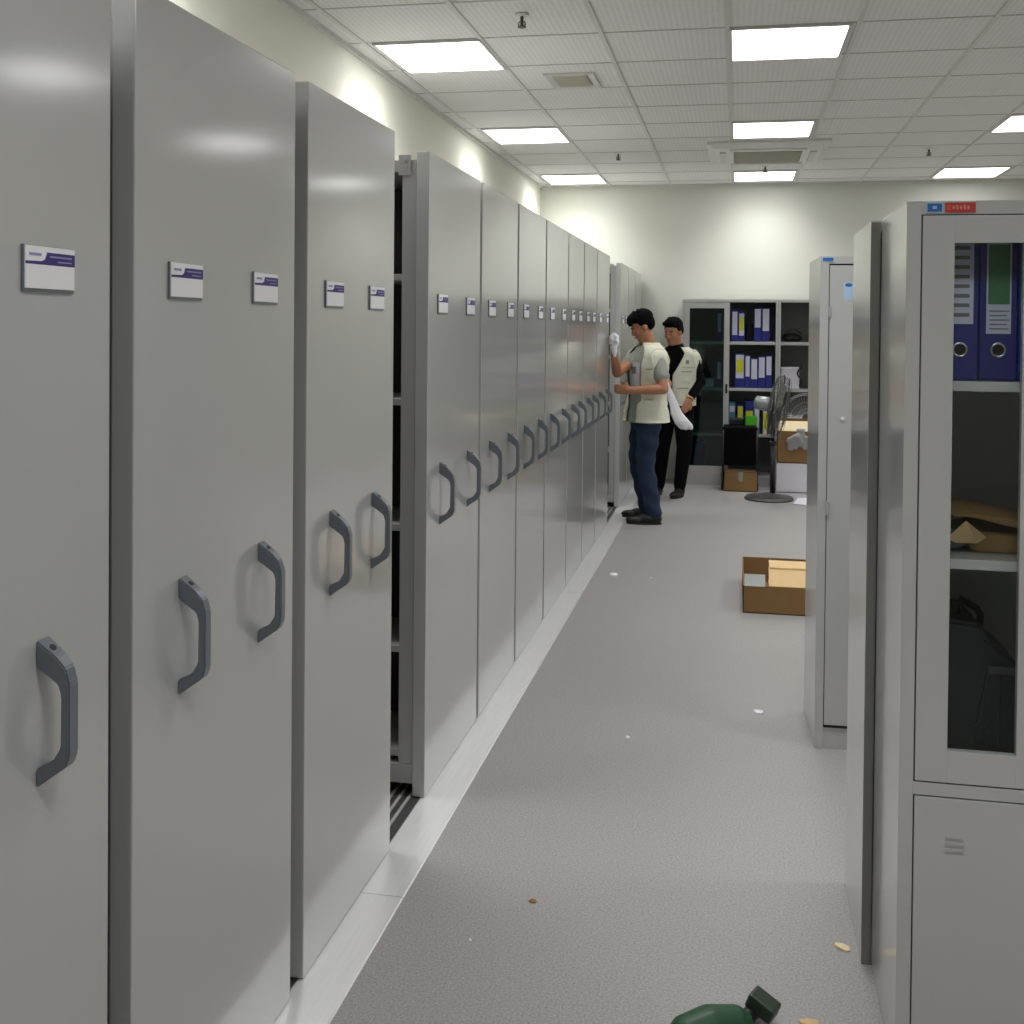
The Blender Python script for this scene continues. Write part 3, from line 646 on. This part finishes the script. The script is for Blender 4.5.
# ---------------------------------------------------------------- people
def lerp(a, b, t): return a+(b-a)*t
class Torso:
    def __init__(s, rings, phi):
        s.r = rings; s.f = Vector((math.cos(phi), math.sin(phi), 0)); s.l = Vector((-math.sin(phi), math.cos(phi), 0))
    def at(s, z):
        R_ = s.r
        if z >= R_[0][0]: return R_[0][1:]
        for p, q in zip(R_, R_[1:]):
            if q[0] <= z <= p[0]:
                t = (p[0]-z)/(p[0]-q[0]); t = t*t*(3-2*t)*.5+t*.5
                return tuple(lerp(a, b, t) for a, b in zip(p[1:], q[1:]))
        return R_[-1][1:]
    def p(s, th, z, off=0):
        cx, cy, a, b = s.at(z); c, n = math.cos(th), math.sin(th); e = .85
        u = math.copysign(abs(c)**e, c)*(b+off); v = math.copysign(abs(n)**e, n)*(a+off)
        return Vector((cx, cy, z))+s.f*u+s.l*v
    def solid(s, zs, off=0, n=32):
        m = MB(); vs = [s.p(2*PI*k/n, z, off) for z in zs for k in range(n)]
        fs = [(i*n+k, i*n+(k+1) % n, (i+1)*n+(k+1) % n, (i+1)*n+k) for i in range(len(zs)-1) for k in range(n)]
        fs.append(tuple(range(n))[::-1]); fs.append(tuple(range((len(zs)-1)*n, len(zs)*n))); m.add(vs, fs); return m
    def shell(s, zs, off, th0, th1, thick=.006, n=40, gap=None, wob=.0):
        m = MB(); vs = []
        for z in zs:
            g0 = gap(z) if gap else 0
            for k in range(n+1):
                th = lerp(th0+g0, th1-g0, k/n); wv = wob*math.sin(th*5+z*19)*math.sin(z*31+th*2)
                vs.append(s.p(th, z, off+wv+thick))
            for k in range(n+1):
                th = lerp(th0+g0, th1-g0, k/n); vs.append(s.p(th, z, off-.002))
        W = 2*(n+1); fs = []
        for i in range(len(zs)-1):
            a = i*W; b = a+W
            for k in range(n):
                fs.append((a+k, b+k, b+k+1, a+k+1)); fs.append((a+n+1+k, a+n+2+k, b+n+2+k, b+n+1+k))
            fs.append((a, a+n+1, b+n+1, b)); fs.append((a+n, b+n, b+W-1, a+W-1))
        for a in (0, (len(zs)-1)*W):
            for k in range(n): fs.append((a+k, a+k+1, a+n+2+k, a+n+1+k))
        m.add(vs, fs); return m
    def patch(s, th0, th1, z0, z1, off, thick=.005):
        return s.shell([z1, lerp(z0, z1, .5), z0], off, th0, th1, thick, 6)
def frange(a, b, n): return [a+(b-a)*i/(n-1) for i in range(n)]
def hand(m, wrist, d, pn, side, curl=.35, spread=.0):
    """wrist point, pointing dir, palm normal, thumb side sign; adds palm and five fingers"""
    d = Vector(d).normalized(); pn = Vector(pn); pn = (pn-d*pn.dot(d)).normalized(); s = d.cross(pn)*side; w_ = Vector(wrist)
    rot = Matrix((d, s, pn)).transposed()
    m.ell(w_+d*.045, (.052, .040, .016), rot); m.tube([w_-d*.03, w_+d*.01, w_+d*.04], [.025, .025, .024], 12)
    for k, (o, ln) in enumerate(((.030, .068), (.010, .078), (-.010, .072), (-.028, .056))):
        p = w_+d*.080+s*o; pts = [p-d*.02]; a = curl*.5; q = p
        for j, fr in enumerate((.45, .32, .23)):
            q = q+(d*math.cos(a)+pn*math.sin(a)+s*spread*o*8).normalized()*ln*fr; pts.append(q); a += curl
        m.tube(pts, [.0095, .009, .0082, .007], 8); m.ell(pts[-1], (.007,)*3, seg=8, rings=6)
    p = w_+d*.02+s*.028
    m.tube([p-s*.01, p+s*.022+d*.025+pn*.006, p+s*.030+d*.052+pn*.014, p+s*.028+d*.072+pn*.02], [.013, .0115, .010, .008], 8)
def make_head(m, c, yaw, pitch, sc=1.0):
    """adds head shapes; returns frame"""
    rot = Matrix.Rotation(yaw, 3, 'Z') @ Matrix.Rotation(pitch, 3, 'Y')   # local x = face direction
    P = lambda x, y, z: Vector(c)+rot @ (Vector((x, y, z))*sc)
    def e(x, y, z, rx, ry, rz): m.ell(P(x, y, z), (rx*sc, ry*sc, rz*sc), rot)
    e(-.012, 0, .035, .094, .076, .085); e(.02, 0, -.015, .070, .064, .090); e(.048, 0, -.082, .036, .036, .028)
    e(.03, 0, -.055, .056, .053, .045); e(.070, 0, .012, .020, .045, .016)
    e(.088, 0, -.022, .020, .013, .016); m.tube([P(.083, 0, .012), P(.096, 0, -.014), P(.103, 0, -.024)], [.009*sc, .010*sc, .010*sc], 10)
    for s in (-1, 1):
        e(-.002, s*.075, -.006, .018, .008, .030); e(.056, s*.04, -.022, .024, .020, .020)
    return rot, P
def head_parts(t, rot, P, sc, style):
    for s in (-1, 1):
        e = part('eye', MB().ell(P(.0795, s*.030, .002), (.0105*sc, .012*sc, .0042*sc), rot).ell(P(.0868, s*.030, .002), (.0045*sc, .0065*sc, .0046*sc), rot, 1), [mat('eye_white', rgb(170, 158, 150), .4), 'black'], t, smooth=True)
        part('eyebrow', MB().tube([P(.084, s*.014, .021), P(.0855, s*.030, .027), P(.073, s*.050, .022)], [.0035, .004, .002], 6), 'hair', t)
    part('lips', MB().tube([P(.080, -.020, -.056), P(.091, -.008, -.053), P(.091, .008, -.053), P(.080, .020, -.056)], [.002, .0055, .0055, .002], 8), 'lip', t, smooth=True)
    h = MB(); r = lambda a: [q*sc for q in a]
    h.ell(P(-.022, 0, .062), r((.098, .082, .078)), rot); h.ell(P(-.052, 0, .02), r((.060, .078, .072)), rot)
    h.ell(P(.028, 0, .094), r((.066, .062, .042)), rot)
    for k in range(46):
        a = random.uniform(-1.0, 1.0)*PI; q = random.uniform(.15, 1.15); x = math.cos(a)*q*.075; y = math.sin(a)*q*.062
        z = .062+.075*math.sqrt(max(0, 1-min(1, q*q*.55)))
        p0 = P(-.015+x*.8, y*.9, z-.02); p1 = P(-.006+x*1.05, y*1.05, z+.004+.010*random.random())
        h.tube([p0, p1], [.012*sc, .005*sc], 6)
    if style == 'fringe':
        for k in range(9):
            y = -.055+k*.0138; h.tube([P(.055, y*.8, .105), P(.086, y, .078), P(.094-.3*abs(y), y, .046)], [.016*sc, .012*sc, .005*sc], 6)
    else:
        for k in range(9):
            y = -.055+k*.0138; h.tube([P(.045, y*.8, .09), P(.075-.2*abs(y), y, .085), P(.086-.3*abs(y), y, .112)], [.016*sc, .014*sc, .008*sc], 6)
    for s in (-1, 1): h.ell(P(-.012, s*.070, .04), r((.045, .012, .035)), rot)
    o = remesh(h, .005, 2); part('hair', o, 'hair', t, smooth=True)
def limb(m, pts, rad, n=14):
    m.tube(pts, rad, n)
    for p, r in zip(pts, rad): m.ell(p, (r*.99,)*3, seg=14, rings=8)
def shoe(t, heel, toe, w_=.044):
    h = Vector(heel); o = Vector(toe); d = (o-h); L_ = d.length; d.normalize(); s = Vector((-d.y, d.x, 0)); rot = Matrix((d, s, Vector((0, 0, 1)))).transposed()
    m = MB(); m.ell(h+d*L_*.72+Vector((0, 0, .030)), (L_*.32, w_, .032), rot); m.ell(h+d*L_*.42+Vector((0, 0, .040)), (L_*.34, w_*.88, .042), rot); m.ell(h+d*L_*.18+Vector((0, 0, .045)), (L_*.2, w_*.86, .048), rot)
    m = remesh(m, .006, 3); m.v = [(x, y, max(z, .006)) for x, y, z in m.v]; sh = part('shoe', m, 'black', t, smooth=True)
    so = MB(); n = 24; pts = []
    for k in range(n):
        q = 2*PI*k/n; pts.append(h+d*L_*(.5+.51*math.cos(q))+s*w_*1.02*math.sin(q)*(1 if math.cos(q) > 0 else .86))
    so.add([(p.x, p.y, .001) for p in pts]+[(p.x, p.y, .014) for p in pts], [tuple(range(n))[::-1], tuple(range(n, 2*n))]+[(k, (k+1) % n, n+(k+1) % n, n+k) for k in range(n)])
    part('sole', so, 'seam', sh)

# --- the man in jeans, facing the shelves
t = thing('person', 'man in blue jeans and pale beige vest wiping the shelves, arm raised', 'person', (-.70, 8.95, 0), 'two men beside the shelving')
phi = PI+R(38)
T1 = Torso([(1.42, -.685, 8.93, .060, .062), (1.385, -.69, 8.93, .115, .075), (1.335, -.695, 8.93, .175, .095), (1.25, -.70, 8.93, .178, .112), (1.10, -.70, 8.93, .160, .108), (.98, -.70, 8.94, .150, .102), (.86, -.70, 8.95, .176, .124), (.78, -.70, 8.95, .186, .134)], phi)
b = T1.solid(frange(1.42, .80, 16), -.008)
shl = T1.p(PI/2, 1.315, -.045); shr = T1.p(-PI/2, 1.315, -.045)
elL = Vector((-.555, 8.745, 1.065)); wrL = Vector((-.80, 8.70, 1.055)); elR = Vector((-.922, 8.80, 1.185)); wrR = Vector((-.930, 8.62, 1.345))
limb(b, [shl, lerp(shl, elL, .5), elL], [.052, .047, .040]); limb(b, [elL, lerp(elL, wrL, .35), wrL], [.040, .040, .028])
limb(b, [shr, lerp(shr, elR, .5), elR], [.052, .046, .040]); limb(b, [elR, lerp(elR, wrR, .35), wrR], [.040, .039, .028])
hand(b, wrL, (-.95, .05, .05), (0, 1, 0), -1, .45); hand(b, wrR, (0.02, -.12, 1), (-1, 0, 0), 1, .75)
hc = (-.735, 8.90, 1.548)
b.tube([(-.685, 8.93, 1.38), (-.70, 8.92, 1.45), (-.715, 8.91, 1.51)], [.062, .057, .058], 16)
rot, P = make_head(b, hc, PI+R(16), R(27))
hipc = Vector((-.70, 8.95, .86))
leg = {'n': (Vector((-.665, 8.87, .86)), Vector((-.70, 8.85, .46)), Vector((-.625, 8.83, .09))), 'f': (Vector((-.735, 9.03, .86)), Vector((-.775, 9.06, .46)), Vector((-.70, 9.08, .09)))}
for k in leg: limb(b, list(leg[k]), [.080, .055, .042])
part('body', remesh(b, .006, 3), 'skin', t, smooth=True)
head_parts(t, rot, P, 1.0, 'fringe')
j = MB()
for k in leg:
    h_, n_, f_ = leg[k]
    limb(j, [h_, lerp(h_, n_, .45), n_, lerp(n_, f_, .45), f_], [.088, .092, .074, .070, .062])
j2 = Torso([(.92, -.70, 8.95, .150, .10), (.80, -.70, 8.95, .160, .108), (.72, -.70, 8.95, .15, .10)], phi-R(20)).solid([.92, .88, .84, .8, .76, .73], .004)
j.add(j2.v, j2.f); j = remesh(j, .008, 4)
j.v = [(x+.005*math.sin(z*46+y*9), y+.004*math.sin(z*38+x*20), z) for x, y, z in j.v]
part('jeans', j, 'jeans', t, smooth=True)
s_ = T1.solid(frange(1.40, .79, 16), .006)
for a, c in ((shl, elL), (shr, elR)):
    limb(s_, [a, lerp(a, c, .30), lerp(a, c, .58 if a is shl else .42)], [.066, .066, .064])
part('tshirt', remesh(s_, .007, 3), 'shirt', t, smooth=True, label='grey-green short-sleeved T-shirt')
v = T1.shell(frange(1.40, .80, 22), .022, 0, 2*PI, .007, 56, gap=lambda z: .52 if z > .95 else .30, wob=.004)
vo = part('vest', v, 'vest', t, smooth=True, label='pale beige sleeveless vest worn open')
for (a0, a1, z0, z1) in ((.75, 1.25, .86, .98), (-1.25, -.75, .86, .98), (.75, 1.1, 1.14, 1.22)):
    part('pocket', T1.patch(a0, a1, z0, z1, .030), 'vest', vo); part('pocket_trim', T1.patch(a0, a1, z1-.004, z1+.004, .035), 'vestd', vo)
part('collar', T1.shell(frange(1.425, 1.395, 3), .010, .35, 2*PI-.35, .012, 30), 'vest', vo, smooth=True)
part('shirt_print', T1.patch(-.34, .34, 1.05, 1.27, .0085, .0015), 'print', t, label='pale print on the chest of the T-shirt')
part('print_mark', T1.patch(-.10, .10, 1.18, 1.235, .0105, .0015), 'grille', t)
for side, z0 in (('l', 0), ('r', 0)):
    th = PI/2 if side == 'l' else -PI/2
    ringp = []
    cc = T1.p(th, 1.29, -.005); nd = (T1.l*(1 if side == 'l' else -1)); up = Vector((0, 0, 1)); fw = T1.f
    part('armhole_trim', MB().tube([cc+fw*math.cos(q*PI/12)*.078+up*math.sin(q*PI/12)*.088+nd*(.012-.03*max(0, math.sin(q*PI/12))) for q in range(24)], .010, 8, closed=True), 'vest', vo, smooth=True)
shoe(t, (-.565, 8.82, 0), (-.835, 8.80, 0)); shoe(t, (-.645, 9.085, 0), (-.90, 9.10, 0))
# white cloth held up
mb = MB(); cc = wrR+Vector((.005, -.045, .095))
for k in range(12):
    a = 2*PI*k/12; mb.ell(cc+Vector((math.cos(a)*.022, random.uniform(-.02, .02), math.sin(a)*.040+random.uniform(-.008, .008))), (.020, .032, .022), seg=10, rings=8)
mb.ell(cc, (.030, .03, .035)); mb.tube([cc+Vector((0, -.01, -.03)), cc+Vector((.004, -.012, -.085)), cc+Vector((.008, -.012, -.125))], [.026, .022, .012], 10)
single('wiping_cloth', remesh(mb, .005, 2), 'cloth', 'crumpled white cloth in the raised hand of the man in jeans', 'cloth', smooth=True)

# --- the second man
t = thing('person', 'man in pale vest over black long sleeves and black trousers, looking down', 'person', (-.545, 10.36, 0), 'two men beside the shelving')
phi = -PI/2-R(22)
T2 = Torso([(1.385, -.545, 10.36, .060, .060), (1.355, -.54, 10.36, .115, .075), (1.31, -.535, 10.36, .185, .095), (1.22, -.53, 10.36, .185, .112), (1.08, -.535, 10.36, .165, .108), (.95, -.54, 10.36, .155, .105), (.84, -.545, 10.36, .165, .11), (.76, -.545, 10.36, .16, .105)], phi)
b = T2.solid(frange(1.38, .78, 16), -.008)
shl = T2.p(PI/2, 1.28, -.045); shr = T2.p(-PI/2, 1.28, -.045)
elL = Vector((-.325, 10.33, 1.06)); wrL = Vector((-.41, 10.20, .905)); elR = Vector((-.77, 10.28, 1.05)); wrR = Vector((-.69, 10.13, 1.05))
limb(b, [shl, elL], [.05, .04]); limb(b, [elL, wrL], [.04, .028]); limb(b, [shr, elR], [.05, .04]); limb(b, [elR, wrR], [.04, .028])
hand(b, wrL, (-.45, -.25, -.95), (-.5, .8, 0), 1, .5); hand(b, wrR, (.8, -.3, .15), (0, .5, -1), -1, .9)
b.tube([(-.545, 10.36, 1.34), (-.555, 10.345, 1.41), (-.56, 10.335, 1.46)], [.062, .058, .058], 16)
rot, P = make_head(b, (-.572, 10.325, 1.502), phi-R(6), R(12))
leg = {'l': (Vector((-.475, 10.34, .84)), Vector((-.46, 10.30, .45)), Vector((-.50, 10.36, .09))), 'r': (Vector((-.62, 10.38, .84)), Vector((-.66, 10.38, .45)), Vector((-.695, 10.42, .09)))}
for k in leg: limb(b, list(leg[k]), [.080, .055, .042])
part('body', remesh(b, .006, 3), 'skin', t, smooth=True)
head_parts(t, rot, P, 1.0, 'quiff')
j = MB()
for k in leg:
    h_, n_, f_ = leg[k]; limb(j, [h_, lerp(h_, n_, .45), n_, lerp(n_, f_, .45), f_], [.098, .088, .070, .064, .055])
j2 = Torso([(.90, -.545, 10.36, .162, .112), (.78, -.545, 10.36, .168, .116), (.70, -.545, 10.36, .15, .10)], phi).solid([.90, .86, .82, .78, .74, .71], .004)
j.add(j2.v, j2.f); part('trousers', remesh(j, .008, 4), 'blackcloth', t, smooth=True)
s_ = T2.solid(frange(1.375, .84, 14), .006)
for a, c, e in ((shl, elL, wrL), (shr, elR, wrR)):
    limb(s_, [a, lerp(a, c, .5), c, lerp(c, e, .5), lerp(c, e, .92)], [.064, .058, .054, .046, .038])
s_.tube([(-.545, 10.36, 1.34), (-.55, 10.352, 1.40)], [.072, .066], 18)
part('shirt', remesh(s_, .007, 3), 'blackcloth', t, smooth=True, label='black long-sleeved shirt')
v = T2.shell(frange(1.37, .84, 20), .018, 0, 2*PI, .007, 56, gap=lambda z: .06 if z < 1.12 else .06+(z-1.12)*2.6, wob=.003)
vo = part('vest', v, 'vest', t, smooth=True, label='pale beige sleeveless vest with pockets')
for (a0, a1, z0, z1) in ((.30, .95, .88, 1.0), (-.95, -.30, .88, 1.0), (.45, 1.0, 1.06, 1.15), (-1.0, -.45, 1.06, 1.15)):
    part('pocket', T2.patch(a0, a1, z0, z1, .026), 'vest', vo); part('pocket_trim', T2.patch(a0, a1, z1-.005, z1+.005, .031), 'vestd', vo)
part('chest_emblem', T2.patch(.62, .78, 1.22, 1.255, .026, .002), 'grille', vo)
part('seam', T2.patch(.45, 1.2, 1.185, 1.191, .026, .003), 'vestd', vo)
for th in (PI/2, -PI/2):
    cc = T2.p(th, 1.26, -.003); nd = T2.l*(1 if th > 0 else -1); fw = T2.f; up = Vector((0, 0, 1))
    part('armhole_trim', MB().tube([cc+fw*math.cos(q*PI/12)*.072+up*math.sin(q*PI/12)*.082+nd*(.012-.03*max(0, math.sin(q*PI/12))) for q in range(24)], .010, 8, closed=True), 'vest', vo, smooth=True)
dd = (wrL-elL).normalized(); e1 = dd.cross(Vector((0, 0, 1))).normalized(); e2 = dd.cross(e1); wc = wrL-dd*.004
part('wristwatch', MB().tube([wc+e1*math.cos(q*PI/10)*.031+e2*math.sin(q*PI/10)*.031 for q in range(20)], .006, 8, closed=True).ell(wc-e2*.034+e1*.01, (.016, .016, .016)), 'cardl', t, smooth=True)
shoe(t, (-.475, 10.40, 0), (-.56, 10.165, 0)); shoe(t, (-.68, 10.46, 0), (-.76, 10.22, 0))
# white cloth hanging from his right hand
mb = MB(); pts = [Vector(p) for p in ((-.655, 10.08, 1.13), (-.62, 10.06, 1.06), (-.58, 10.06, .96), (-.545, 10.06, .86), (-.52, 10.06, .78), (-.475, 10.06, .71), (-.435, 10.07, .665), (-.42, 10.07, .645))]
for o_, r_ in ((0, 1), (.018, .8), (-.018, .8)):
    mb.tube([p+Vector((o_*(.5+i*.25), .004*math.sin(i*2+o_*90), 0)) for i, p in enumerate(pts)], [q*r_ for q in (.012, .014, .016, .021, .032, .042, .036, .016)], 12)
single('white_cloth', remesh(mb, .006, 3), 'cloth', 'long white cloth hanging between the two men from a hand', 'cloth', smooth=True)
